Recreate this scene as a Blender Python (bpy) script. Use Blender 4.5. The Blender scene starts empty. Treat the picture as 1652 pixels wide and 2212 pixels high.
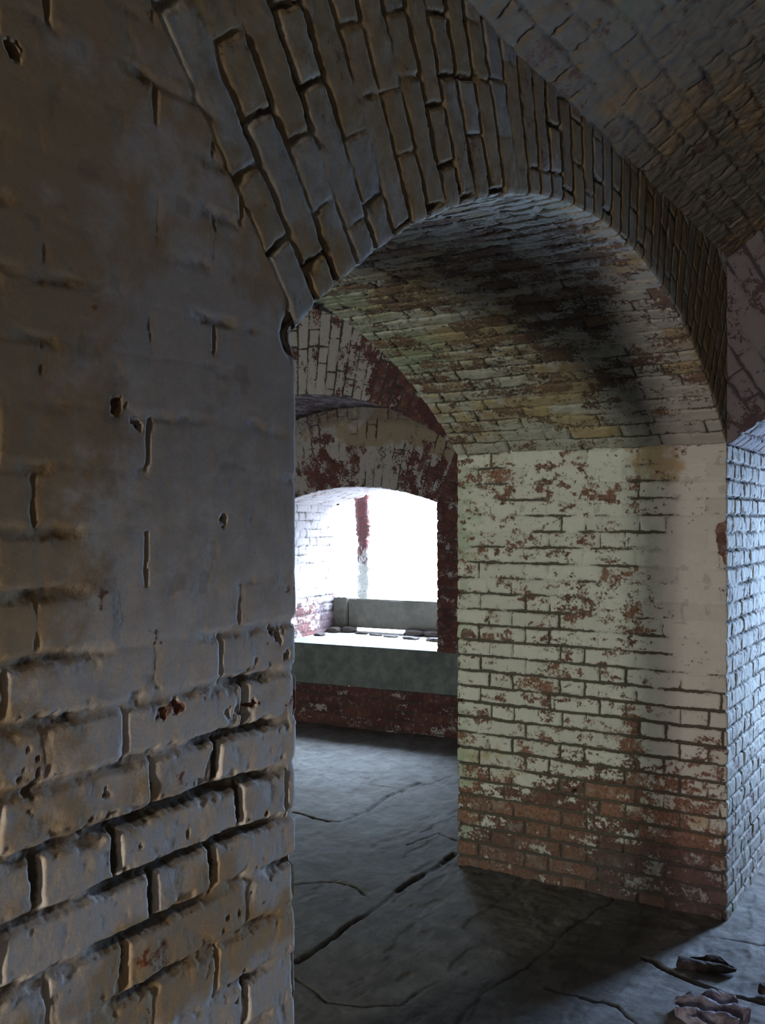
import bpy, bmesh, math, random
import numpy as np
from mathutils import Vector, Matrix
random.seed(7)
C = bpy.context.scene
COL = C.collection

# ------------------------------------------------------------------ camera
CAM = Vector((-1.12, -0.849, 1.5))
FWD = (0.846, 0.533); RGT = (0.533, -0.846); FPX = 2100.0; HOR = 1120.0
def cam_to_world(r, f):                       # plan coordinates seen from the camera (right, forward)
    return (CAM.x + RGT[0]*r + FWD[0]*f, CAM.y + RGT[1]*r + FWD[1]*f)
def on_floor(px, py):                         # survey: where a point of the photographed floor lies
    f = 1.5*FPX/(py-HOR)
    return cam_to_world((px-826)/FPX*f, f)
cd = bpy.data.cameras.new('camera'); cam = bpy.data.objects.new('camera', cd); COL.objects.link(cam)
cam.location = CAM
cam.rotation_euler = (math.pi/2, 0, math.atan2(FWD[1], FWD[0]) - math.pi/2)
cd.sensor_fit = 'HORIZONTAL'; cd.sensor_width = 36; cd.lens = FPX*36/1652
cd.shift_y = 14/1652; cd.clip_start = 0.05
C.camera = cam

# ------------------------------------------------------------------ numpy noise
def _hash(ix, iy, seed):
    n = (ix.astype(np.int64)*374761393 + iy.astype(np.int64)*668265263 + seed*1442695041) & 0xffffffff
    n = ((n ^ (n >> 13))*1274126177) & 0xffffffff
    n = ((n ^ (n >> 16))*2246822519) & 0xffffffff
    return ((n ^ (n >> 15)) & 0xffffff)/float(0xffffff)
def vn(x, y, seed=0):
    ix = np.floor(x); iy = np.floor(y); fx = x-ix; fy = y-iy
    fx = fx*fx*fx*(fx*(fx*6-15)+10); fy = fy*fy*fy*(fy*(fy*6-15)+10)
    a = _hash(ix, iy, seed); b = _hash(ix+1, iy, seed); c = _hash(ix, iy+1, seed); d = _hash(ix+1, iy+1, seed)
    return (a*(1-fx)+b*fx)*(1-fy) + (c*(1-fx)+d*fx)*fy
def fbm(x, y, seed=0, o=4, g=.5):
    t = 0; amp = 1; s = 0
    for i in range(o):
        t = t + amp*vn(x*2**i+i*17.3, y*2**i-i*9.1, seed+i*13); s += amp; amp *= g
    return t/s
def ss(a, b, x):
    t = np.clip((x-a)/(b-a), 0, 1); return t*t*(3-2*t)
def gauss(x, y, cx, cy, rx, ry):
    return np.exp(-((x-cx)/rx)**2-((y-cy)/ry)**2)

# ------------------------------------------------------------------ masonry relief
def K(v): return lambda s, z: np.full_like(s, v)
BASE = dict(H=.0674, v0=0., hc=0., hrow=0, per=.32, hdr=.1065, D=.012, jw=.0055, fill=K(.3), peel=K(.3),
            ochre=K(.2), green=K(.1), dark=K(0.), seed=1, rough=.0022, warp=.005, extra=None, soft=.006, jit=.008, upr=.05, fine=.5, ov=.0, calm=K(1.))
def masonry(s, v, cfg):
    c = dict(BASE); c.update(cfg); sd = c['seed']
    ws = s + (fbm(s*6, v*6, sd+50, 3)-.5)*c['warp']*2 + (vn(s*45, v*45, sd+53)-.5)*.004
    wv = v + (fbm(s*5, v*5, sd+51, 3)-.5)*c['warp']*2 + (vn(s*40, v*40, sd+52)-.5)*.004
    rowf = (wv-c['v0'])/c['H']; row = np.floor(rowf); fv = rowf-row
    dv = np.minimum(fv, 1-fv)*c['H']
    par = np.mod(row-c['hrow'], 2)
    u = (ws-c['hc'])/c['per'] - .5*par + (_hash(row, row*0+3, sd)-.5)*2*c['jit']/c['per']
    k = np.floor(u+.5); fu = (u+.5-k)                 # header centred at fu = .5
    hh = .5*c['hdr']/c['per']
    dj = np.abs(np.abs(fu-.5)-hh)*c['per']
    ishead = (np.abs(fu-.5) < hh)
    bid = np.where(ishead, 2*k, 2*np.floor(u)+1)
    rnd = _hash(bid, row, sd+7); rnd2 = _hash(bid, row, sd+11); rnd3 = _hash(bid, row, sd+19)
    fill = np.clip(c['fill'](s, v), 0, 1)
    fill = np.clip(fill + (fbm(s*7, v*9, sd+21, 4)-.5)*1.5, 0, 1)
    fillv = np.clip(fill*1.1+c['upr']+(_hash(bid, row, sd+23)-.5)*.8, 0, 1)     # upright joints fill more unevenly
    n1 = (fbm(s*60, v*60, sd+31, 4, .65)-.5)*1.5
    jv = 1-ss(c['jw']*.55, c['jw']+c['soft']*.55, dv+n1*.004)
    ju = 1-ss(c['jw']*.5, c['jw']*.9+c['soft']*.5, dj+n1*.004)
    dep = np.maximum(jv*(1-fill), ju*(1-fillv))
    vis = np.maximum(jv, ju)
    cm = c['calm'](s, v)
    h = -c['D']*dep - .0012*vis*cm
    h = h + cm*((rnd-.5)*.004*(1-fill*.6) + (rnd2-.5)*.05*(fv-.5)*c['H']*1.2)
    h = h + cm*((fbm(s*9, v*9, sd+61, 3)-.5)*.0055 + (fbm(s*34, v*34, sd+62, 4)-.5)*c['rough']*2.2)
    pits = ss(.77, .83, fbm(s*85, v*85, sd+71, 2))*ss(.62, .75, vn(s*8, v*8, sd+72))
    pits = pits*ss(.38, .8, cm)
    h = h - pits*.003
    rp = 1-ss(.012, .024, np.minimum(dv, dj)); chip = ss(.62, .74, fbm(s*26, v*26, sd+81, 3))*rp
    h = h - chip*.004*(1-fill*.7)*cm
    peel = c['peel'](s, v) + (fbm(s*11, v*17, sd+91, 4)-.5)*1.2 + (fbm(s*38, v*60, sd+92, 3)-.5)*c['fine'] + (rnd3-.5)*.25
    dark = c['dark'](s, v)
    if c['extra'] is not None:
        dh, dk, pl = c['extra'](s, v)
        h = h+dh; dark = dark+dk; peel = peel+pl
    ochre = c['ochre'](s, v) + (fbm(s*4, v*6, sd+95, 4)-.5)*1.2 + (rnd2-.5)*np.where(s < 0, c['ov'], c['ov']*.4)
    green = c['green'](s, v) + (fbm(s*3, v*4, sd+97, 4)-.5)*.9
    peel = peel - h*0
    ca = np.stack([np.clip(peel, 0, 1), np.clip(dep, 0, 1), rnd3, rnd2], -1)
    cb = np.stack([np.clip(ochre, 0, 1), np.clip(green, 0, 1), np.clip(dark, 0, 1), np.clip(pits+chip*.5, 0, 1)], -1)
    return h, ca, cb

# ------------------------------------------------------------------ mesh helpers
def mesh_obj(name, verts, faces, mat=None, parent=None, smooth=True, attrs=None):
    me = bpy.data.meshes.new(name)
    verts = np.asarray(verts, dtype=np.float32).reshape(-1, 3); faces = np.asarray(faces, dtype=np.int32)
    nf, k = faces.shape
    me.vertices.add(len(verts)); me.vertices.foreach_set('co', verts.ravel())
    me.loops.add(nf*k); me.loops.foreach_set('vertex_index', faces.ravel())
    me.polygons.add(nf); me.polygons.foreach_set('loop_start', np.arange(0, nf*k, k, dtype=np.int32))
    me.polygons.foreach_set('loop_total', np.full(nf, k, dtype=np.int32))
    me.update(calc_edges=True); me.validate()
    me.polygons.foreach_set('use_smooth', np.full(len(me.polygons), smooth))
    if attrs:
        for n, a in attrs.items():
            at = me.attributes.new(n, 'FLOAT_COLOR', 'POINT'); at.data.foreach_set('color', a.astype(np.float32).ravel())
    o = bpy.data.objects.new(name, me); COL.objects.link(o)
    if mat: me.materials.append(mat)
    if parent: o.parent = parent
    return o
def gridfaces(nu, nv, flip=False):
    i = np.arange(nu*nv).reshape(nu, nv)
    q = np.stack([i[:-1, :-1], i[1:, :-1], i[1:, 1:], i[:-1, 1:]], -1).reshape(-1, 4)
    return q[:, ::-1] if flip else q
class Bag:                                     # collects relief sheets of ONE wall piece
    def __init__(s): s.v = []; s.f = []; s.a = []; s.b = []; s.n = 0
    def add(s, S, V, pos, cfg):
        SS, VV = np.meshgrid(S, V, indexing='ij')
        P, N, s2, v2 = pos(SS, VV)
        h, ca, cb = masonry(s2, v2, cfg)
        P = P + N*h[..., None]
        f = gridfaces(len(S), len(V))
        Pf = P.reshape(-1, 3)
        q = Pf[f]; c = np.cross(q[:, 2]-q[:, 0], q[:, 3]-q[:, 1])
        nn = N.reshape(-1, 3)[f[:, 0]]
        good = np.linalg.norm(c, axis=1) > 1e-9
        f = f[good]; back = (c[good]*nn[good]).sum(1) < 0
        f[back] = f[back][:, ::-1]
        s.v.append(Pf); s.f.append(f+s.n); s.n += len(Pf)
        s.a.append(ca.reshape(-1, 4)); s.b.append(cb.reshape(-1, 4)); return s
    def build(s, name, mat, parent=None):
        return mesh_obj(name, np.concatenate(s.v), np.concatenate(s.f), mat, parent, True,
                        {'ca': np.concatenate(s.a), 'cb': np.concatenate(s.b)})
def seg(*p):                                   # seg(a, step, b, step, c ...) -> samples, finer where asked
    out = [np.array([p[0]])]
    for i in range(0, len(p)-2, 2):
        a, st, b = p[i], p[i+1], p[i+2]; n = max(1, int(round(abs(b-a)/st)))
        out.append(np.linspace(a, b, n+1)[1:])
    return np.concatenate(out)

class Frame:
    def __init__(s, o, eu, en): s.o = np.array(o, float); s.eu = np.array(eu, float); s.en = np.array(en, float)
    def pt(s, u, n, z): return (s.o + u[..., None]*s.eu + n[..., None]*s.en) + z[..., None]*np.array([0, 0, 1.])
    def vec(s, u, n, z): return u[..., None]*s.eu + n[..., None]*s.en + z[..., None]*np.array([0, 0, 1.])
def path(s, T, inset=.005, w=.014):
    """wall section: front face (s<0), reveal 0..T, rear face (s>T). a = distance away from the opening, b = depth"""
    a = np.where(s < 0, -s, np.where(s > T, s-T, 0.)); b = np.clip(s, 0, T)
    t0 = ss(-w, w, s); t1 = ss(T-w, T+w, s)
    na = -(t0*(1-t1)); nb = -(1-t0)+t1             # normal: -a on the reveal, -b front, +b rear
    ln = np.sqrt(na*na+nb*nb); na = na/ln; nb = nb/ln
    k = inset*(np.clip(1-np.abs(s)/w, 0, 1)**2 + np.clip(1-np.abs(s-T)/w, 0, 1)**2)
    return a-na*k, b-nb*k, na, nb
def pier(fr, x0, side, T):
    def pos(s, v):
        a, b, na, nb = path(s, T)
        return fr.pt(x0+side*a, b, v), fr.vec(side*na, nb, na*0), s, v
    return pos
def archpos(fr, xc, zc, R, T, amax=None):
    def pos(s, v):
        a, b, na, nb = path(s, T)
        th = v/R
        if amax is not None: a = np.minimum(a, amax(th))
        s2 = np.where((s < 0) & (a < -s), -a, s)
        rho = R+a
        return fr.pt(xc+rho*np.sin(th), b, zc+rho*np.cos(th)), fr.vec(na*np.sin(th), nb, na*np.cos(th)), s2, v
    return pos

# ------------------------------------------------------------------ materials
def nt(name):
    m = bpy.data.materials.new(name); m.use_nodes = True; t = m.node_tree
    for n in list(t.nodes): t.nodes.remove(n)
    return m, t
class G:
    def __init__(s, t): s.t = t
    def n(s, ty, **k):
        x = s.t.nodes.new(ty)
        for a, b in k.items(): setattr(x, a, b)
        return x
    def l(s, a, b): s.t.links.new(a, b)
    def put(s, inp, v):
        if isinstance(v, bpy.types.NodeSocket): s.l(v, inp)
        elif v is not None: inp.default_value = v
    def math(s, op, a, b=None, clamp=False):
        x = s.n('ShaderNodeMath', operation=op, use_clamp=clamp); s.put(x.inputs[0], a); s.put(x.inputs[1], b); return x.outputs[0]
    def rng(s, v, a, b, c=0., d=1.):
        x = s.n('ShaderNodeMapRange', interpolation_type='SMOOTHSTEP'); s.put(x.inputs[0], v)
        for i, q in zip((1, 2, 3, 4), (a, b, c, d)): x.inputs[i].default_value = q
        return x.outputs[0]
    def mix(s, f, a, b, mode='MIX'):
        x = s.n('ShaderNodeMix', data_type='RGBA', blend_type=mode); s.put(x.inputs[0], f)
        for i, q in ((6, a), (7, b)):
            s.put(x.inputs[i], (*q, 1) if isinstance(q, tuple) and len(q) == 3 else q)
        return x.outputs[2]
    def noise(s, scale, detail=4, rough=.55, vec=None, dist=0.):
        x = s.n('ShaderNodeTexNoise'); x.inputs['Scale'].default_value = scale; x.inputs['Detail'].default_value = detail
        x.inputs['Roughness'].default_value = rough; x.inputs['Distortion'].default_value = dist
        if vec is not None: s.l(vec, x.inputs['Vector'])
        return x.outputs['Fac']
    def out(s, col, rough=.95, bumps=(), spec=.15, metal=0.):
        b = s.n('ShaderNodeBsdfPrincipled'); s.put(b.inputs['Base Color'], col); s.put(b.inputs['Roughness'], rough)
        b.inputs['Specular IOR Level'].default_value = spec; b.inputs['Metallic'].default_value = metal
        prev = None
        for h, st, d in bumps:
            bm = s.n('ShaderNodeBump'); bm.inputs['Strength'].default_value = st; bm.inputs['Distance'].default_value = d
            s.l(h, bm.inputs['Height'])
            if prev is not None: s.l(prev, bm.inputs['Normal'])
            prev = bm.outputs[0]
        if prev is not None: s.l(prev, b.inputs['Normal'])
        o = s.n('ShaderNodeOutputMaterial'); s.l(b.outputs[0], o.inputs[0])

def masonry_mat(name, paint=(.60, .58, .53), paint2=(.50, .48, .44), ochre=(.40, .29, .13), green=(.30, .38, .24),
                brick=((.16, .055, .04), (.36, .15, .07)), mortar=(.10, .085, .065), stain_shade=(.06, .05, .055), peel_n=.55, mort_lo=.35, blur=0.):
    m, t = nt(name); g = G(t)
    co = g.n('ShaderNodeTexCoord').outputs['Object']
    A = g.n('ShaderNodeAttribute', attribute_name='ca'); B = g.n('ShaderNodeAttribute', attribute_name='cb')
    sa = g.n('ShaderNodeSeparateColor'); g.l(A.outputs['Color'], sa.inputs[0])
    sb = g.n('ShaderNodeSeparateColor'); g.l(B.outputs['Color'], sb.inputs[0])
    peel, dep, rnd = sa.outputs; och, grn, drk = sb.outputs; pit = B.outputs['Alpha']
    f1 = g.noise(95, 5, .62, co); f2 = g.noise(24, 5, .6, co); f3 = g.noise(5, 4, .5, co); f4 = g.noise(330, 3, .6, co)
    def thr(v, nz, amp, lo, hi):
        return g.rng(g.math('ADD', v, g.math('MULTIPLY', g.math('SUBTRACT', nz, .5), amp)), lo, hi)
    base = g.mix(f2, paint, paint2)
    base = g.mix(g.rng(f1, .35, .75), base, tuple(c*.86 for c in paint))
    base = g.mix(g.math('MULTIPLY', thr(och, f2, .7, .45, .72), .8), base, ochre)
    base = g.mix(g.math('MULTIPLY', thr(grn, f2, .7, .45, .75), .7), base, green)
    base = g.mix(g.rng(rnd, 0, 1, 0, .22), base, tuple(c*.6 for c in paint2))
    bk = g.mix(rnd, brick[0], brick[1]); bk = g.mix(g.rng(f1, .4, .8), bk, tuple(c*.55 for c in brick[0]))
    bk = g.mix(g.rng(f2, .5, .75, 0, .45), bk, tuple(c*.8 for c in paint2))
    col = g.mix(thr(peel, f1, peel_n*1.6, .52-blur*.6, .62+blur), base, bk)
    col = g.mix(thr(dep, f1, .5, mort_lo, mort_lo+.25), col, mortar)
    col = g.mix(g.rng(pit, .3, .8, 0, .7), col, mortar)
    col = g.mix(g.math('MULTIPLY', thr(drk, f2, .5, .15, .9), .85), col, g.mix(.75, col, stain_shade))  # dark mask: stains, and shade painted into the wall colours
    col = g.mix(g.rng(f4, .3, .75, 0, .25), col, g.mix(.5, col, (.05, .045, .04)))
    g.out(col, .93, ((f3, .25, .01), (f2, .5, .004), (f1, .6, .0016), (f4, .4, .0006)))
    return m
M_NEAR = masonry_mat('limewashed_brick', paint=(.56, .535, .48), paint2=(.46, .44, .40), ochre=(.42, .29, .11), peel_n=.5)
M_JAMB = masonry_mat('peeling_limewashed_brick', paint=(.69, .665, .585), paint2=(.50, .475, .42), ochre=(.42, .27, .10), peel_n=.95, mort_lo=.28, brick=((.13, .07, .055), (.27, .14, .095)), blur=.14)
M_RED = masonry_mat('red_brick', ochre=(.24, .17, .10), paint=(.40, .355, .36), paint2=(.31, .27, .28), brick=((.075, .030, .032), (.13, .055, .048)), mortar=(.055, .045, .042), peel_n=.8)
M_ARCH = masonry_mat('stained_shaded_arch_brick', paint=(.45, .42, .35), paint2=(.32, .30, .255), ochre=(.34, .235, .10), green=(.24, .28, .18), stain_shade=(.045, .036, .028), brick=((.085, .060, .048), (.20, .115, .070)), mortar=(.075, .065, .05), peel_n=.85, blur=.12)
M_LEFTW = masonry_mat('thick_limewash_on_brick', paint=(.70, .645, .57), paint2=(.59, .54, .475), ochre=(.46, .30, .12), stain_shade=(.052, .034, .018), peel_n=.5)
M_VAULT = masonry_mat('vault_brick', brick=((.10, .07, .05), (.17, .11, .08)), paint=(.22, .195, .145), paint2=(.15, .132, .10), ochre=(.30, .20, .09), green=(.15, .20, .13))

M_DARK = masonry_mat('low_bounce_brick', paint=(.16, .13, .10), paint2=(.12, .10, .08), brick=((.07, .035, .03), (.14, .07, .045)), mortar=(.06, .05, .045))  # for unseen walls, coloured dark to cut bounced light
def floor_mat():
    m, t = nt('worn_concrete'); g = G(t); co = g.n('ShaderNodeTexCoord').outputs['Object']
    A = g.n('ShaderNodeAttribute', attribute_name='ca'); sa = g.n('ShaderNodeSeparateColor'); g.l(A.outputs['Color'], sa.inputs[0])
    f1 = g.noise(70, 6, .65, co); f2 = g.noise(9, 6, .6, co, .6); f3 = g.noise(260, 3, .6, co)
    mp = g.n('ShaderNodeMapping'); mp.inputs['Scale'].default_value = (1., 3.2, 1); mp.inputs['Rotation'].default_value = (0, 0, .25); g.l(co, mp.inputs[0])
    f4 = g.noise(9, 5, .65, mp.outputs[0], .8)
    col = g.mix(g.rng(f2, .3, .7), (.185, .178, .170), (.11, .103, .098))
    col = g.mix(g.rng(f4, .52, .66, 0, .6), col, (.085, .082, .08))
    col = g.mix(g.rng(f1, .5, .8, 0, .5), col, (.08, .075, .07))
    col = g.mix(g.math('MULTIPLY', sa.outputs[0], .9), col, (.035, .03, .028))
    col = g.mix(g.math('MULTIPLY', sa.outputs[1], .6), col, (.09, .07, .055))
    g.out(col, .88, ((f2, .4, .012), (f1, .5, .002), (f3, .4, .0006)), spec=.15)
    return m
M_FLOOR = floor_mat()
def stone_mat(name, a, b, sc=30, rough=.9, spec=.2, bump=.004):
    m, t = nt(name); g = G(t); co = g.n('ShaderNodeTexCoord').outputs['Object']
    f1 = g.noise(sc, 6, .62, co); f2 = g.noise(sc*.2, 4, .6, co); f3 = g.noise(sc*5, 4, .6, co)
    col = g.mix(g.rng(f1, .3, .7), a, b); col = g.mix(g.rng(f2, .45, .7, 0, .5), col, tuple(c*.6 for c in b))
    g.out(col, rough, ((f1, .5, bump), (f3, .4, bump*.3)), spec)
    return m
M_SILL = stone_mat('weathered_granite', (.17, .185, .18), (.10, .11, .115), 14)
M_SLAB = stone_mat('grey_concrete', (.085, .078, .064), (.062, .057, .048), 20)
M_RUBBLE = stone_mat('dark_rubble', (.045, .032, .028), (.02, .016, .015), 50)
M_SAND = stone_mat('pale_sand', (.75, .73, .68), (.66, .64, .60), 3)
M_SHARD = stone_mat('dark_bark', (.05, .036, .032), (.022, .017, .016), 60)
M_SPALL = stone_mat('mauve_brick_fragment', (.36, .34, .40), (.10, .07, .085), 28, bump=.006)
def post_mat():
    m, t = nt('flaking_rust'); g = G(t); co = g.n('ShaderNodeTexCoord').outputs['Object']
    mp = g.n('ShaderNodeMapping'); mp.inputs['Scale'].default_value = (1, 1, .45); g.l(co, mp.inputs[0])
    f1 = g.noise(26, 6, .7, mp.outputs[0], 1.); f2 = g.noise(70, 4, .6, co)
    sep = g.n('ShaderNodeSeparateXYZ'); g.l(co, sep.inputs[0])
    col = g.mix(g.rng(f2, .35, .65), (.17, .05, .045), (.07, .045, .05))
    # the lower half is mostly whitish, broken by dark marks
    k = g.math('ADD', g.math('MULTIPLY', sep.outputs[2], .95), f1)
    col = g.mix(g.rng(k, .76, .88), (.80, .82, .80), col)
    col = g.mix(g.rng(f1, .64, .68), col, (.62, .60, .60))
    col = g.mix(g.rng(f2, .60, .64), col, (.03, .03, .03))
    g.out(col, .8, ((f1, .8, .01),), spec=.2)
    return m
M_POST = post_mat()

def struct(o): o['kind'] = 'structure'; return o
def tag(o, label, cat, group=None):
    o['label'] = label; o['category'] = cat
    if group: o['group'] = group
    return o

# ------------------------------------------------------------------ the passage arch through the casemate wall
W = 2.647; T = 1.141; ZS = 1.775; R = 2.048; XC = W/2; ZC = .212; THM = math.asin(XC/R); ZV = 2.475
FA = Frame((0, 0, 0), (1, 0, 0), (0, 1, 0))

# --- left pier: s = X on the face
def fill_left(s, z):
    f = .78 + .18*ss(1.2, 1.45, z) - .62*gauss(s, z, -.32, 1.10, .42, .16) - .35*gauss(s, z, -.05, .86, .3, .06)
    return f + .3*ss(-.09, -.02, s)
def ex_left(s, z):
    hole = gauss(s, z, -.013, 1.762, .016, .020)*ss(-.06, -.02, s)
    dh = -.045*hole; dk = hole*0; pl = hole*.3
    for cx, cz, r, d in ((-.045, 1.335, .010, .012), (-.028, 1.305, .007, .016), (-.062, 1.345, .007, .010), (-.105, 1.25, .004, .01),
                         (-.12, 1.247, .004, .01), (-.135, 1.246, .005, .012), (-.15, 1.245, .004, .01), (-.095, 1.25, .004, .01),
                         (-.27, 1.265, .007, .006), (-.245, 1.27, .008, .007), (-.48, 1.98, .010, .03), (-.16, 1.50, .008, .008),
                         (-.34, 1.63, .011, .009), (-.31, 1.61, .008, .01), (-.36, 1.19, .0055, .003), (-.075, 1.28, .004, .01), (-.07, 1.09, .006, .006)):
        q = gauss(s+(vn(s*150, z*150, 5)-.5)*.012, z+(vn(s*150, z*150, 6)-.5)*.012, cx, cz, r, r)
        dh = dh - d*ss(.3, .7, q); pl = pl + .8*q
    pl = pl + .65*gauss(s, z, -.01, 1.24, .035, .02) + .5*gauss(s, z, -.26, 1.268, .03, .012) + .35*gauss(s, z, -.02, 1.4, .02, .03)
    return dh, dk, pl
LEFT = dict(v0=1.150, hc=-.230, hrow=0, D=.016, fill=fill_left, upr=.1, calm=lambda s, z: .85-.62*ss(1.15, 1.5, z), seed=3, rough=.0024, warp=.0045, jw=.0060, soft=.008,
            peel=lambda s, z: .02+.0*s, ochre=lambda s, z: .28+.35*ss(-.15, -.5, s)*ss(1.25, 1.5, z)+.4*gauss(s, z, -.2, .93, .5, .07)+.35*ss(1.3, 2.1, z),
            green=lambda s, z: .12+0*s, dark=lambda s, z: .05+.85*ss(1.0, 1.8, z)+.3*ss(1.8, 2.4, z), extra=ex_left)  # dark rises with height: brown stain plus painted light falloff
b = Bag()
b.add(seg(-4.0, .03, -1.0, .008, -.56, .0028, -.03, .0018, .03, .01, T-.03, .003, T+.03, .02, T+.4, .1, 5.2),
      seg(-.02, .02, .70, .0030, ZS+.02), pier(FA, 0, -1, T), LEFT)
# --- the wall beside and above the left haunch
def xedge(z):
    r2 = R+.5
    zs = ZC+r2*math.cos(THM)
    lo = XC-(z-ZC)*math.tan(THM); hi = XC-np.sqrt(np.maximum(r2*r2-(z-ZC)**2, 0))
    return np.where(z < zs, lo, hi)
def up_left(s, v):
    e = xedge(v)
    x = -1.1 + (s)*(e+1.1)
    return FA.pt(x, 0*x, v), FA.vec(0*x, 0*x-1, 0*x), x, v
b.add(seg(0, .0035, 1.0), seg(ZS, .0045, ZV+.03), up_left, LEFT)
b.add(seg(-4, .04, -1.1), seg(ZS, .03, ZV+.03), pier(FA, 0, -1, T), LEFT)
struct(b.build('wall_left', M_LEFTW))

# --- arch ring and soffit
def amax(th):
    return np.clip(np.minimum(.5, (ZV+.03-ZC)/np.cos(th)-R), 0, .5)
L = R*THM; NC = 43; HA = 2*L/NC
def peel_arch(s, v):
    base = np.where(s < 0, .07, .40)
    base = base + np.where(s > 0, .28*gauss(s, v, .45, .45, .45, .75), 0) - np.where(s > 0, .22*ss(.55, 1.1, s)*ss(.3, -1., v), 0)
    base = base - np.where((s > 0) & (s < .5), .25*ss(1.15, 1.4, v), 0)
    return base
def fill_arch(s, v):
    return np.where(s < 0, .58-.05*ss(-.2, .6, v), .55-.15*ss(.2, .8, s))
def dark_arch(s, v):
    return np.where(s > 0, .46*gauss(s, v, .40, .30, .42, .85)+.30*gauss(s, v, .32, 1.25, .10, .5)+.16, .62)  # ring face dimmed, soffit shadows painted in, besides real grime
def och_arch(s, v):
    return np.where(s < 0, .72, .34+.25*gauss(s, v, .85, .6, .3, .5)+.30*gauss(s, v, .55, 1.15, .3, .2))
def grn_arch(s, v):
    return np.where(s < 0, .25, .30+.45*ss(.7, 1.05, s)*ss(1.3, .8, v)+.2*gauss(s, v, .1, -.2, .3, .6))
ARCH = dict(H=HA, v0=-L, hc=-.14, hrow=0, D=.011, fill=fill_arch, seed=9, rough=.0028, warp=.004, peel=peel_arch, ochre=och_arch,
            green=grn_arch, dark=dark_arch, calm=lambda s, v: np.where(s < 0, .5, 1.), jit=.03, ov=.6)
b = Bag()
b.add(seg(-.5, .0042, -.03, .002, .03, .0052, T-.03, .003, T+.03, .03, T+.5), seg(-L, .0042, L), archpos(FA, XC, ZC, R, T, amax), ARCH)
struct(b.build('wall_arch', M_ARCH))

# --- right pier (reveal faces the camera) and the wall running on beyond it
def fill_right(s, z):
    f = .40+.05*np.sin(z*7) + .45*ss(.35, .12, s)*ss(.75, 1.15, z)*(s > -.01) + .25*ss(1.1, 1.5, z) - .32*ss(1.15, .7, z)
    return np.where(s < 0, .38, f)
def peel_right(s, z):
    zc = .32+.14*np.exp(-((s-.55)/.3)**2)
    p = .37 + .08*ss(.8, .5, z) + .45*ss(.10, -.10, z-zc) + .10*ss(1.45, 1.62, z)*ss(.4, .9, s) + .10*gauss(s, z, .45, 1.2, .22, .3)
    p = p - .38*ss(.36, .16, s)*ss(.55, .75, z)
    return np.where(s < 0, .22, p)
def ex_right(s, z):
    n = (vn(s*60, z*60, 8)-.5)*.03
    pt = ss(.35, .6, gauss(s+n, z+n, .005, 1.44, .045, .055)+.8*gauss(s+n, z+n, .0, 1.36, .03, .05))*(s > -.006)
    hole = ss(.4, .7, gauss(s+n*.3, z+n*.3, .60, .388, .016, .012))
    return -.004*pt-.03*hole, .75*gauss(s, z, .28, .9, .055, .9)*0+hole, 1.2*pt
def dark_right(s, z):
    return np.where(s > 0, .35*gauss(s, z, .30, 1.35, .09, .45)+.30*ss(.45, .15, z)*ss(.75, .1, s)+.5*ss(.36, .10, z), .15+.6*ss(.85, .1, z)+.45*ss(1.35, 1.8, z))  # shadow band between two lights and unlit base painted on the jamb
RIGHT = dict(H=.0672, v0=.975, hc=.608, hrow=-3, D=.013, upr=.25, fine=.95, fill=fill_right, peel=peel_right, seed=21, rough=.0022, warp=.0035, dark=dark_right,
             ochre=lambda s, z: .16+.3*gauss(s, z, .5, 1.75, .5, .08)+.25*gauss(s, z, .6, .4, .6, .08),
             green=lambda s, z: .10+.40*ss(.90, 1.1, s)+.22*ss(.8, .3, z)*(s > 0)+np.where(s < 0, .3*ss(.9, .3, z), 0), extra=ex_right)
b = Bag()
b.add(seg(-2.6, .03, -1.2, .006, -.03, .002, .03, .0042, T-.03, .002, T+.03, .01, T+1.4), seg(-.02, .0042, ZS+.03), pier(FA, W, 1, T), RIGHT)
def up_right(s, v):
    e = W-xedge(v)
    x = e + s*(5.25-e)
    return FA.pt(x, 0*x, v), FA.vec(0*x, 0*x-1, 0*x), -(x-W), v
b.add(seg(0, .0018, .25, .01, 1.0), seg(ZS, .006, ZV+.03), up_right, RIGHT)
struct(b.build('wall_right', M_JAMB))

# ------------------------------------------------------------------ near casemate: vault, transverse arch, end walls
HWR = 1.84; PHI = math.radians(37); RV = HWR/math.sin(PHI); ZVC = ZV-RV*math.cos(PHI)
VA = dict(H=.068, v0=.0, hc=.05, D=.009, fill=K(.62), seed=33, rough=.004, warp=.006, peel=K(.30), ochre=K(.42), green=lambda s, v: .30+.15*ss(1.5, 2.6, s), dark=K(.45), jit=.02, calm=K(1.3))
def vault(yc):
    def pos(s, v):
        th = v/RV
        return (np.stack([s, yc+RV*np.sin(th), ZVC+RV*np.cos(th)], -1), np.stack([0*s, -np.sin(th), -np.cos(th)], -1), s, v)
    return pos
LV = RV*PHI
b = Bag(); b.add(seg(-5.1, .05, -.4, .006, 2.70, .015, 5.3), seg(-LV, .014, .9, .006, LV+.012), vault(-HWR), VA)
struct(b.build('ceiling', M_VAULT))
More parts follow.
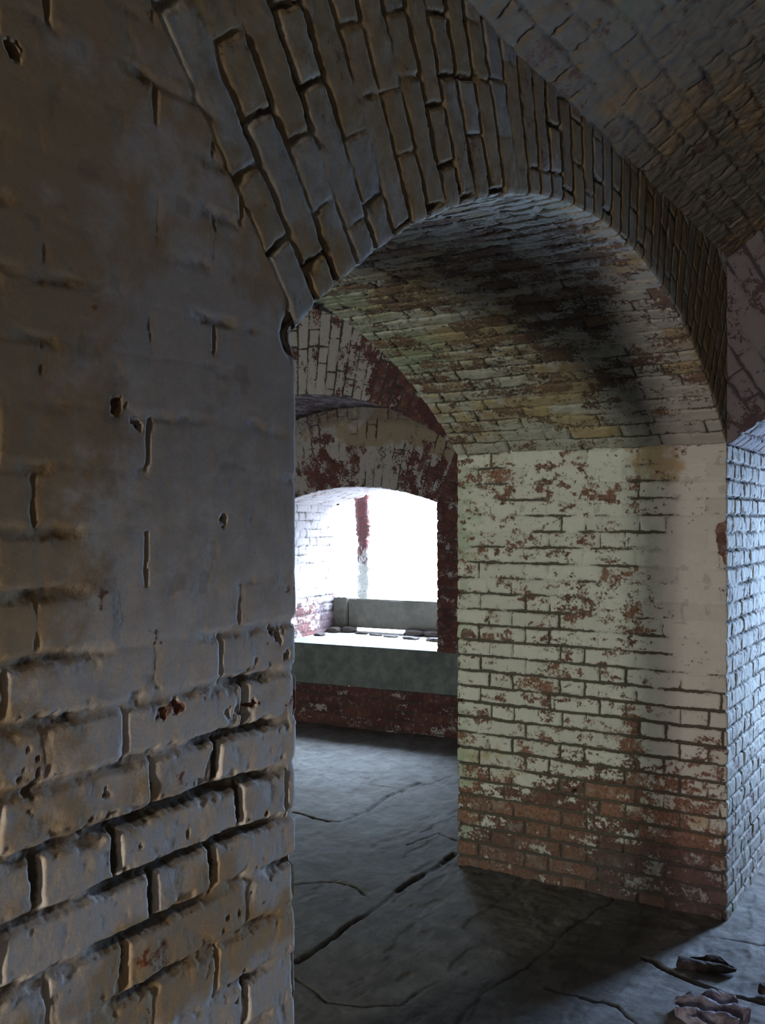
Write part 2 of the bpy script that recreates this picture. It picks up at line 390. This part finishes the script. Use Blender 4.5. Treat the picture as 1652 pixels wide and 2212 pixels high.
# transverse arch at X = W, spanning the casemate
FT = Frame((W, -HWR, 0), (0, 1, 0), (1, 0, 0))
RT = (1.84**2+.585**2)/1.17; ZTC = ZS+.585-RT; THT = math.asin(1.84/RT)
def amax_t(th):
    dz = ZVC-ZTC; r = RV+.03
    a = dz*np.cos(th)+np.sqrt(np.maximum(dz*dz*np.cos(th)**2-dz*dz+r*r, 0))-RT
    bb = 1.86/np.maximum(np.abs(np.sin(th)), 1e-3)-RT
    return np.clip(np.minimum(a, bb), 0, 1.)
RED = dict(seed=41, D=.012, fill=K(.35), peel=K(.45), ochre=K(.1), green=K(.05), dark=K(.1), warp=.004, jit=.02)
b = Bag()
LT = RT*THT
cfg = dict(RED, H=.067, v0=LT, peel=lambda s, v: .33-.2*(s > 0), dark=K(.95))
b.add(seg(-.72, .008, -.03, .003, .03, .008, .6, .01, .7), seg(-LT, .012, LT-.5, .006, LT), archpos(FT, 0, ZTC, RT, .65, amax_t), cfg)
struct(b.build('wall_transverse_arch', M_RED))

COARSE = dict(seed=77, fill=K(.4), peel=K(.35), ochre=K(.3))
def planepos(o, eu, ev, n):
    o, eu, ev, n = map(lambda q: np.array(q, float), (o, eu, ev, n))
    return lambda s, v: (o+s[..., None]*eu+v[..., None]*ev, np.broadcast_to(n, s.shape+(3,)), s, v)
def plane(bag, o, eu, ev, n, S, V, cfg=COARSE): bag.add(S, V, planepos(o, eu, ev, n), cfg)
# long wall behind the camera
b = Bag(); plane(b, (0, -2*HWR, 0), (1, 0, 0), (0, 0, 1), (0, 1, 0), seg(-5.1, .05, 5.3), seg(0, .04, ZV+.02))
struct(b.build('wall_rear', M_DARK))
# west ends with the narrow gorge openings, built round their daylight slits
def holed(bag, x, y0, y1, z1, hy0, hy1, hz0, hz1, nrm, thick=.35, st=.03):
    for (a0, a1, c0, c1) in ((y0, hy0, -.02, z1), (hy1, y1, -.02, z1), (hy0, hy1, hz1, z1)) + (((hy0, hy1, -.02, hz0),) if hz0 > 0 else ()):
        plane(bag, (x, 0, 0), (0, 1, 0), (0, 0, 1), (nrm, 0, 0), seg(a0, st, a1), seg(c0, st, c1))
    t = seg(0, st, thick)
    plane(bag, (x, hy0, 0), (-nrm, 0, 0), (0, 0, 1), (0, 1, 0), t, seg(max(hz0, 0), st, hz1))
    plane(bag, (x, hy1, 0), (-nrm, 0, 0), (0, 0, 1), (0, -1, 0), t, seg(max(hz0, 0), st, hz1))
    plane(bag, (x, 0, hz1), (-nrm, 0, 0), (0, 1, 0), (0, 0, -1), t, seg(hy0, st, hy1))
    if hz0 > 0: plane(bag, (x, 0, hz0), (-nrm, 0, 0), (0, 1, 0), (0, 0, 1), t, seg(hy0, st, hy1))
b = Bag(); holed(b, -5.0, -2*HWR, 0.02, 3.4, -.56, -.26, .0, 1.75, 1)
struct(b.build('wall_west', M_DARK))
b = Bag(); holed(b, 5.0, -2*HWR, 0.02, 3.4, -.86, -.38, .55, 1.70, -1, st=.011)
struct(b.build('wall_east', M_RED))

# ------------------------------------------------------------------ far casemate
YF0 = T; YF1 = 4.84; YFC = 2.98
wo = np.array([*cam_to_world(.107, 5.975), 0.]); eu = np.array([-.0984, .9951, 0.]); eu /= np.linalg.norm(eu); en = np.array([eu[1], -eu[0], 0.])
U0 = .33*2.236                                  # centre line of recess and embrasure along the wall
F1 = Frame(wo+eu*U0, eu, en)                    # recess arch wall
F2 = Frame(wo+eu*U0+en*.8, eu, en)              # embrasure wall at the back of the recess
H1 = 1.3; R1 = 1.8; ZC1 = .5; ZS1 = ZC1+math.sqrt(R1*R1-H1*H1); TH1 = math.asin(H1/R1); L1 = R1*TH1
RING1 = dict(H=.066, v0=-L1, hc=-.07, hrow=0, D=.010, fill=K(.25), seed=51, warp=.003, jit=.03,
             peel=lambda s, v: np.where(s < 0, .36+.55*ss(-.42, -.62, v)+.1*ss(.0, .5, v), .62), ochre=K(.05), green=K(.02), dark=lambda s, v: np.where(s < 0, .1, .75))
b = Bag(); b.add(seg(-.75, .007, -.02, .003, .02, .012, .82), seg(-L1, .007, L1), archpos(F1, 0, ZC1, R1, .8), RING1)
PR = dict(RED, v0=0., seed=55, fill=K(.35), peel=K(.75), dark=K(.3))
b.add(seg(-.8, .012, -.02, .004, .02, .02, .80), seg(-.02, .01, ZS1+.03), pier(F1, -H1, -1, .8), PR)
b.add(seg(-.8, .02, -.02, .004, .02, .012, .80), seg(-.02, .012, ZS1+.03), pier(F1, H1, 1, .8), PR)
def outer1(s, v):                               # wall over and beside the recess ring
    th = v/R1; rho = R1+.745+s*1.2
    x = np.clip(rho*np.sin(th), -2.1, 2.1)
    return F1.pt(x, 0*s+.002, np.minimum(ZC1+rho*np.cos(th), 3.4)), F1.vec(0*s, 0*s-1, 0*s), s, v
b.add(seg(0, .05, 1), seg(-L1, .05, L1), outer1, PR)
struct(b.build('wall_recess', M_RED))

H2 = .635; R2 = 1.76; ZCR = 1.726; ZC2 = ZCR-R2; TH2 = math.asin(H2/R2); L2 = R2*TH2; ZS2 = ZC2+R2*math.cos(TH2); ZSILL = .578; T2 = .84
RING2 = dict(H=.064, v0=-L2, hc=-.10, hrow=0, D=.009, fill=K(.55), seed=61, warp=.005, jit=.03,
             peel=lambda s, v: np.where(s < 0, .52+.2*np.sin(v*9)-.35*ss(-.27, -.33, s), .3), ochre=lambda s, v: np.where(s < 0, .25+.5*ss(-.26, -.34, s)-.2*ss(0, .4, v), .1), green=K(.0),
             dark=lambda s, v: np.where(s < 0, .06+.5*ss(-.42, -.5, s), 0))
def amax2(th): return np.clip((2.36-ZC2)/np.cos(th)-R2, 0, .9)
b = Bag(); b.add(seg(-.66, .007, -.02, .003, .02, .012, T2, .1, T2+.9), seg(-L2, .007, L2), archpos(F2, 0, ZC2, R2, T2, None), RING2)
def peel_rev(s, v): return np.where(s > 0, .12+.7*ss(.95, .70, v), .82)
P2 = dict(RED, seed=65, fill=K(.5), peel=peel_rev, dark=lambda s, v: np.where(s > 0, .95*ss(.35, .7, s)*ss(.95, .8, v), .12))
for sd in (-1, 1):
    b.add(seg(-.95, .01, -.02, .003, .02, .01, T2, .1, T2+1.6), seg(ZSILL-.02, .009, ZS2+.03), pier(F2, sd*H2, sd, T2), P2)
    def side2(s, v, sd=sd):
        x0 = H2+v*0; z = ZS2+v*1.0
        e = (z-ZC2)*math.tan(TH2)+.004
        x = e+s*(1.6-e)
        return F2.pt(sd*x, 0*x, z), F2.vec(0*x, 0*x-1, 0*x), sd*x, z
    b.add(seg(0, .012, 1), seg(0, .012, .85), side2, dict(P2, peel=K(.8)))
    b.add(seg(0, .1, 1), seg(0, .1, 1.8), lambda s, v, sd=sd: (F2.pt(sd*(.6+s*1.7), 0*s+T2+.01, ZS2+v), F2.vec(0*s, 0*s+1, 0*s), s, v), P2)
    b.add(seg(-1.6, .1, 0), seg(-.02, .1, ZSILL), lambda s, v, sd=sd: (F2.pt(sd*(H2-s*1.), 0*s+T2+.01, v), F2.vec(0*s, 0*s+1, 0*s), s, v), P2)
# brick apron under the sill course
b.add(seg(-1.35, .009, 1.35), seg(-.02, .008, .285), lambda s, v: (F2.pt(s, 0*s, v), F2.vec(0*s, 0*s-1, 0*s), s, v),
      dict(RED, H=.07, v0=.0, seed=71, peel=K(.9), fill=K(.3), dark=K(0)))
struct(b.build('wall_embrasure', M_RED))

# stone sill course: one block course across the recess, its top running through the embrasure
def box_pts(fr, u0, u1, n0, n1, z0, z1, seg_u=1):
    P = []
    for u in (u0, u1):
        for n in (n0, n1):
            for z in (z0, z1): P.append(fr.pt(np.array(u), np.array(n), np.array(z)))
    return P
def slab(name, fr, u0, u1, n0, n1, z0, z1, mat, bev=.008, rough=.0, parent=None, sub=0, seed=1):
    bm = bmesh.new(); vs = [bm.verts.new(p) for p in box_pts(fr, u0, u1, n0, n1, z0, z1)]
    for q in ((0, 1, 3, 2), (4, 6, 7, 5), (0, 4, 5, 1), (2, 3, 7, 6), (0, 2, 6, 4), (1, 5, 7, 3)): bm.faces.new([vs[i] for i in q])
    bmesh.ops.recalc_face_normals(bm, faces=bm.faces)
    bmesh.ops.bevel(bm, geom=bm.edges[:], offset=bev, segments=2, affect='EDGES')
    if sub:
        bmesh.ops.subdivide_edges(bm, edges=[e for e in bm.edges if e.calc_length() > .05], cuts=sub, use_grid_fill=True)
        rn = random.Random(seed)
        for v in bm.verts: v.co += Vector((rn.uniform(-1, 1), rn.uniform(-1, 1), rn.uniform(-1, 1)))*rough
    me = bpy.data.meshes.new(name); bm.to_mesh(me); bm.free(); me.materials.append(mat)
    me.polygons.foreach_set('use_smooth', [False]*len(me.polygons))
    o = bpy.data.objects.new(name, me); COL.objects.link(o)
    if parent: o.parent = parent
    return o
# sill slab in two pieces of one masonry course
struct(slab('trim_1', F2, -1.32, 1.32, -.006, .30, .285, ZSILL, M_SILL, .006, .0012, sub=6))
M_SILLTOP = stone_mat('dusty_sill', (.62, .60, .56), (.40, .38, .36), 25)
struct(slab('window_1', F2, -H2-.02, H2+.02, .301, T2+.05, .30, ZSILL-.004, M_SILLTOP, .006, .002, sub=5))
slabtop = F2

# far casemate shell
b = Bag()
b.add(seg(-4.1, .06, 5.2), seg(-1.86, .05, 1.9), lambda s, v: (np.stack([s, YFC+v*1.0, 2.475+.6*np.cos(v/1.9*1.57)], -1), np.stack([0*s, 0*s, 0*s-1], -1), s, v), VA)
struct(b.build('ceiling_far', M_VAULT))
b = Bag(); plane(b, (0, YF1, 0), (1, 0, 0), (0, 0, 1), (0, -1, 0), seg(-4.1, .06, 5.2), seg(-.02, .05, 2.7), dict(COARSE, peel=K(.8)))
plane(b, (0, T, ZS-.02), (1, 0, 0), (0, 0, 1), (0, 1, 0), seg(-4.1, .06, -.28), seg(0, .05, 1.5))
plane(b, (0, T, ZS+.4), (1, 0, 0), (0, 0, 1), (0, 1, 0), seg(-.35, .06, 3.1), seg(.05, .05, 1.2))
plane(b, (0, T, ZS-.02), (1, 0, 0), (0, 0, 1), (0, 1, 0), seg(W+.28, .06, 5.2), seg(0, .05, 1.5))
struct(b.build('wall_far', M_RED))
b = Bag(); holed(b, -4.0, T-.02, YF1+.02, 3.4, 2.19, 2.53, .0, 1.9, 1)
struct(b.build('wall_far_west', M_DARK))
b = Bag(); plane(b, (0, 0, 3.42), (1, 0, 0), (0, 1, 0), (0, 0, -1), seg(-5.5, .3, 6.2), seg(-4.0, .3, 5.2)); struct(b.build('ceiling_roof', M_VAULT))
b = Bag(); plane(b, (5.55, 0, 0), (0, 1, 0), (0, 0, 1), (1, 0, 0), seg(-.0, .1, 1.6), seg(-.02, .1, 3.4)); struct(b.build('wall_pier_end', M_RED))

# ------------------------------------------------------------------ floor
cracks = [
    ([(640, 2072), (700, 2035), (770, 1985), (850, 1928), (905, 1890), (985, 1842)], .012, .016),
    ([(600, 1745), (650, 1755), (700, 1768), (740, 1772), (790, 1752), (830, 1722), (870, 1702), (905, 1690)], .010, .012),
    ([(600, 1915), (650, 1903), (720, 1898), (770, 1912), (800, 1938)], .007, .006),
    ([(620, 2100), (660, 2125), (705, 2165), (790, 2176), (870, 2172), (890, 2150), (960, 2120)], .007, .006),
    ([(880, 1822), (920, 1810), (945, 1797), (985, 1810)], .007, .006),
    ([(1330, 1932), (1240, 1990), (1181, 2050), (1040, 2150), (960, 2230)], .007, .0025),
    ([(1385, 2062), (1430, 2085), (1500, 2115), (1560, 2138), (1652, 2162), (1750, 2190)], .011, .018),
    ([(1180, 2135), (1240, 2150), (1330, 2175), (1390, 2230)], .005, .004),
    ([(1560, 2020), (1620, 2032), (1700, 2040)], .006, .005),
    ([(780, 1690), (860, 1700), (930, 1690), (990, 1670)], .006, .004),
]
def build_floor():
    X = seg(-5.4, .08, .2, .012, 1.2, .0065, 3.9, .02, 5.6, .08, 7.6); Y = seg(-3.7, .08, -.9, .0065, 1.6, .012, 3.3, .05, 4.86)
    XX, YY = np.meshgrid(X, Y, indexing='ij')
    h = (fbm(XX*1.3, YY*1.3, 5, 3)-.5)*.02 + (fbm(XX*7, YY*7, 6, 4)-.5)*.008 + (fbm(XX*30, YY*30, 7, 3)-.5)*.0035
    flake = fbm(XX*3.+YY*.6, YY*9, 12, 4); h = h - .004*ss(.52, .58, flake)
    joint = np.zeros_like(h)
    wx = XX+(fbm(XX*12, YY*12, 8, 3)-.5)*.03; wy = YY+(fbm(XX*12, YY*12, 9, 3)-.5)*.03
    for pts, wid, dep in cracks:
        P = [on_floor(*p) for p in pts]; d = np.full_like(h, 9.)
        for (x0, y0), (x1, y1) in zip(P[:-1], P[1:]):
            dx, dy = x1-x0, y1-y0; t = np.clip(((wx-x0)*dx+(wy-y0)*dy)/(dx*dx+dy*dy), 0, 1)
            d = np.minimum(d, np.hypot(wx-x0-t*dx, wy-y0-t*dy))
        wn = wid*(.35+1.3*fbm(XX*9, YY*9, 31, 3)); k = (1-ss(wn*.3, wn*1.5, d))*(.35+.65*ss(.2, .5, fbm(XX*5, YY*5, 33, 3))); h = h-dep*k; joint = np.maximum(joint, k)
    dirt = np.clip(ss(.45, .7, fbm(XX*2, YY*2, 15, 4))*.6, 0, 1)
    P = np.stack([XX, YY, h-.004], -1)
    ca = np.stack([joint, dirt, 0*h, 0*h+1], -1)
    f = gridfaces(len(X), len(Y))
    return mesh_obj('floor', P.reshape(-1, 3), f, M_FLOOR, None, True, {'ca': ca.reshape(-1, 4)})
struct(build_floor())
g = mesh_obj('ground', [(-30, -30, -.06), (60, -30, -.06), (60, 60, -.06), (-30, 60, -.06)], [(0, 1, 2, 3)], M_SAND); struct(g)

# ------------------------------------------------------------------ things in the embrasure
def plan(o_r, o_f): return cam_to_world(o_r, o_f)
def cracked_slab(name, u0, u1, n0, n1, z0, z1, seed, tilt):
    o = slab(name, F2, u0, u1, n0, n1, z0, z1, M_SLAB, .006, .0022, sub=4, seed=seed)
    return o
SL0 = .60; SL1 = .845
# u is measured from the embrasure centre; +u is to the left in the photograph
a = cracked_slab('concrete_slab', -H2-.02, .500, T2-.03, T2+.12, SL0+.01, SL1, 3, 0)
tag(a, 'long grey concrete slab lying across the far embrasure opening', 'slab')
a = cracked_slab('concrete_block', .507, .628, T2-.05, T2+.11, SL0-.02, SL1+.008, 4, 0)
tag(a, 'short cracked-off concrete block at the left end of the long slab', 'block')

def rock(name, loc, size, mat, seed, flat=1., rz=0.):
    bm = bmesh.new(); bmesh.ops.create_icosphere(bm, subdivisions=3, radius=.5)
    rn = random.Random(seed); off = Vector((rn.uniform(0, 50), rn.uniform(0, 50), rn.uniform(0, 50)))
    from mathutils import noise
    for v in bm.verts:
        n = noise.noise(v.co*2.2+off)*.35 + noise.noise(v.co*6+off)*.12
        v.co *= (1+n)
        for ax in range(3): v.co[ax] = max(-.42, min(.42, v.co[ax]))     # broken flat sides
    zmin = min(v.co.z for v in bm.verts)
    for v in bm.verts: v.co.z -= zmin; v.co = Vector((v.co.x*size[0], v.co.y*size[1], v.co.z*size[2]))
    me = bpy.data.meshes.new(name); bm.to_mesh(me); bm.free(); me.materials.append(mat)
    o = bpy.data.objects.new(name, me); COL.objects.link(o); o.location = loc; o.rotation_euler.z = rz
    return o
rub = [(-.52, .80, .24, .16, .062, 'long dark rubble stone wedged under the right end of the slab', 1),
       (-.30, .79, .22, .14, .064, 'dark rubble stone wedged under the slab, second from its right end', 2),
       (-.11, .78, .20, .13, .060, 'dark rubble stone wedged under the slab at the right end of the bright gap', 3),
       (.02, .62, .15, .07, .022, 'flat dark stone in front of the right half of the bright gap', 4),
       (.17, .66, .14, .06, .020, 'flat dark stone in front of the middle of the bright gap', 5),
       (.32, .70, .13, .06, .024, 'small dark stone in front of the left half of the bright gap', 6),
       (.46, .76, .15, .11, .060, 'dark rubble stone wedged under the crack between slab and short block', 7),
       (.57, .70, .12, .10, .055, 'dark rubble stone at the foot of the short concrete block', 8),
       (-.18, .56, .16, .07, .030, 'dark stone lying in front of the slab, right of the bright gap', 10),
       (-.40, .52, .18, .08, .036, 'dark stone on the sill in front of the right part of the slab', 11),
       (.56, .45, .10, .08, .030, 'dark rubble stone against the left side of the embrasure', 12),
       (-.56, .38, .12, .08, .030, 'dark rubble stone on the sill nearest the right side of the embrasure', 9)]
for u, n, sx, sy, sz, lab, sd in rub:
    p = F2.pt(np.array(u), np.array(n), np.array(ZSILL-.006))
    tag(rock('rubble_stone', p, (sx, sy, sz), M_RUBBLE, sd, rz=math.atan2(eu[1], eu[0])+.2*math.sin(sd)), lab, 'stone', 'rubble on the embrasure sill')

# rusted iron post standing on the slab
def post():
    n = 46; prof = []
    vs = []; fs = []
    rn = random.Random(5); m = 14
    for i in range(n+1):
        t = i/n; w = .056+.006*math.sin(t*9)+rn.uniform(-.006, .006); dpt = .03+rn.uniform(-.004, .004); off = .012*math.sin(t*4+.5)+rn.uniform(-.004, .004)
        if t > .95: w = .060+(t-.95)*.25
        if .60 < t < .80: w += rn.uniform(0, .016); off += .006
        for k in range(m):
            a = 2*math.pi*k/m; ca, sa = math.cos(a), math.sin(a)
            x = w*math.copysign(abs(ca)**.6, ca)*(1+rn.uniform(-.06, .06)); y = dpt*math.copysign(abs(sa)**.6, sa)
            z = t*.835 + (.018*math.sin(k*1.7)+.012*ca if i == n else 0)
            vs.append((off+x, y, z))
    for i in range(n):
        for k in range(m): fs.append((i*m+k, i*m+(k+1) % m, (i+1)*m+(k+1) % m, (i+1)*m+k))
    vs.append((0, 0, 0)); vs.append((.01, 0, .82)); q = len(vs)
    me = bpy.data.meshes.new('iron_post')
    me.from_pydata(vs, [], fs+[((k+1) % m, k, q-2) for k in range(m)]+[(n*m+k, n*m+(k+1) % m, q-1) for k in range(m)])
    me.materials.append(M_POST)
    o = bpy.data.objects.new('iron_post', me); COL.objects.link(o); return o
po = post(); u_post = .40
po.location = F2.pt(np.array(u_post), np.array(T2+.04), np.array(SL1-.002)); po.rotation_euler.z = math.atan2(eu[1], eu[0])+math.pi
tag(po, 'upright rusted post with flaky white lower half in the bright embrasure', 'post')

# ------------------------------------------------------------------ fragments on the near floor
def shard(name, mat, pts_out, thick, ridge, seed, loc, rz, lift=0.):
    """broken flake: an outline with crumpled ridged top and real thickness"""
    from mathutils import noise
    bm = bmesh.new(); N = 44; MR = 14
    cx = sum(p[0] for p in pts_out)/len(pts_out); cy = sum(p[1] for p in pts_out)/len(pts_out)
    def outline(t):
        t = (t % 1)*len(pts_out); i = int(t); f = t-i; p, q = pts_out[i % len(pts_out)], pts_out[(i+1) % len(pts_out)]
        return (p[0]*(1-f)+q[0]*f, p[1]*(1-f)+q[1]*f)
    top = []; bot = []
    for j in range(MR+1):
        r = max(j/MR, .02); rt = []; rb = []
        for i in range(N):
            x, y = outline(i/N); x = cx+(x-cx)*r; y = cy+(y-cy)*r
            nz = noise.noise(Vector((x*18+seed, y*18, seed)))*ridge + noise.noise(Vector((x*60, y*60+seed, seed)))*ridge*.3
            z = thick+ridge*.6+nz + ridge*1.3*abs(math.sin((x*.8+y*1.6)*26+seed)) + lift*(x-cx)
            if r > .93: z -= .004
            rt.append(bm.verts.new((x, y, max(z, .003)))); rb.append(bm.verts.new((x*.96+cx*.04, y*.96+cy*.04, max(0, z-thick*1.3-.006) if lift else 0)))
        top.append(rt); bot.append(rb)
    for j in range(MR):
        for i in range(N):
            k = (i+1) % N
            bm.faces.new((top[j][i], top[j+1][i], top[j+1][k], top[j][k])); bm.faces.new((bot[j][i], bot[j][k], bot[j+1][k], bot[j+1][i]))
    for i in range(N):
        k = (i+1) % N; bm.faces.new((top[MR][i], bot[MR][i], bot[MR][k], top[MR][k]))
    bm.faces.new(top[0]); bm.faces.new(bot[0][::-1])
    bmesh.ops.recalc_face_normals(bm, faces=bm.faces)
    me = bpy.data.meshes.new(name); bm.to_mesh(me); bm.free(); me.materials.append(mat)
    o = bpy.data.objects.new(name, me); COL.objects.link(o); o.location = loc; o.rotation_euler.z = rz
    return o
rzc = math.atan2(RGT[1], RGT[0])                 # local x runs to the right of the picture, y away
x, y = on_floor(1520, 2083)
o = shard('bark_shard', M_SHARD, [(-.100, -.020), (-.06, -.030), (.0, -.055), (.055, -.062), (.10, -.045), (.07, .0), (.035, .045), (.01, .022), (-.04, .03), (-.078, .022)], .005, .011, 3, (x, y, -.004), rzc)
tag(o, 'dark curled bark-like shard lying on the lit floor by the right corner', 'shard')
x, y = on_floor(1535, 2188)
o = shard('brick_fragment', M_SPALL, [(-.118, -.02), (-.085, -.10), (-.02, -.125), (.045, -.11), (.07, -.075), (.108, -.045), (.085, .0), (.085, .035), (.035, .085), (-.01, .06), (-.05, .075), (-.10, .035)], .010, .017, 8, (x, y, -.004), rzc)
tag(o, 'pale crumbled brick fragment with ridged top at bottom right of the floor', 'brick fragment')
x, y = on_floor(1650, 2142)
tag(rock('pebble', (x, y, -.006), (.05, .04, .035), M_SHARD, 15), 'small dark pebble in the floor groove at the right edge', 'pebble')

# ------------------------------------------------------------------ light
g = mesh_obj('sky_block_wall', [(-9, -14, -.1), (-9, 18, -.1), (-9, 18, 8), (-9, -14, 8), (-9.5, -14, -.1), (-9.5, 18, -.1), (-9.5, 18, 8), (-9.5, -14, 8)],
             [(0, 1, 2, 3), (5, 4, 7, 6), (3, 2, 6, 7), (0, 3, 7, 4), (1, 5, 6, 2)], M_DARK, None, False); struct(g)  # unseen wall added to block sky light at the west slits
w = bpy.data.worlds.new('sky'); C.world = w; w.use_nodes = True
t = w.node_tree
bg = t.nodes['Background']; bg.inputs[0].default_value = (.60, .78, 1.0, 1)
g = G(t); tcw = g.n('ShaderNodeTexCoord'); sep = g.n('ShaderNodeSeparateXYZ'); g.l(tcw.outputs['Generated'], sep.inputs[0])
g.l(g.rng(sep.outputs[2], .16, .66, 9., 150.), bg.inputs[1])     # hazy horizon, bright high cloud
def area(name, loc, rot, sx, sy, power, col, portal=False):
    d = bpy.data.lights.new(name, 'AREA'); d.shape = 'RECTANGLE'; d.size = sx; d.size_y = sy; d.energy = power; d.color = col
    o = bpy.data.objects.new(name, d); COL.objects.link(o); o.location = loc; o.rotation_euler = rot
    if portal: d.cycles.is_portal = True
    return o
HP = math.pi/2
area('daylight_west', (-4.95, -.41, .70), (HP, 0, -HP), .26, 1.3, 185, (1.0, .90, .83))
area('daylight_far_west', (-3.95, 2.36, 1.1), (HP, 0, -HP), .30, 1.5, 185, (.93, 1.0, .86))
e = area('daylight_east', (5.05, -.62, 1.125), (HP-.05, 0, HP), .46, 1.1, 95, (.42, .63, 1.0)); e.data.spread = math.radians(110)
pc = F2.pt(np.array(0.), np.array(T2+.2), np.array(1.17)); ang = math.atan2(eu[1], eu[0])
area('embrasure_portal', pc, (HP, 0, ang), 1.5, 1.4, 1, (1, 1, 1), True)

C.view_settings.view_transform = 'Standard'; C.view_settings.look = 'None'; C.view_settings.gamma = 1; C.view_settings.use_curve_mapping = False
C.view_settings.exposure = -0.22
C.cycles.use_denoising = True; C.cycles.max_bounces = 10; C.cycles.diffuse_bounces = 6; C.cycles.sample_clamp_indirect = 4
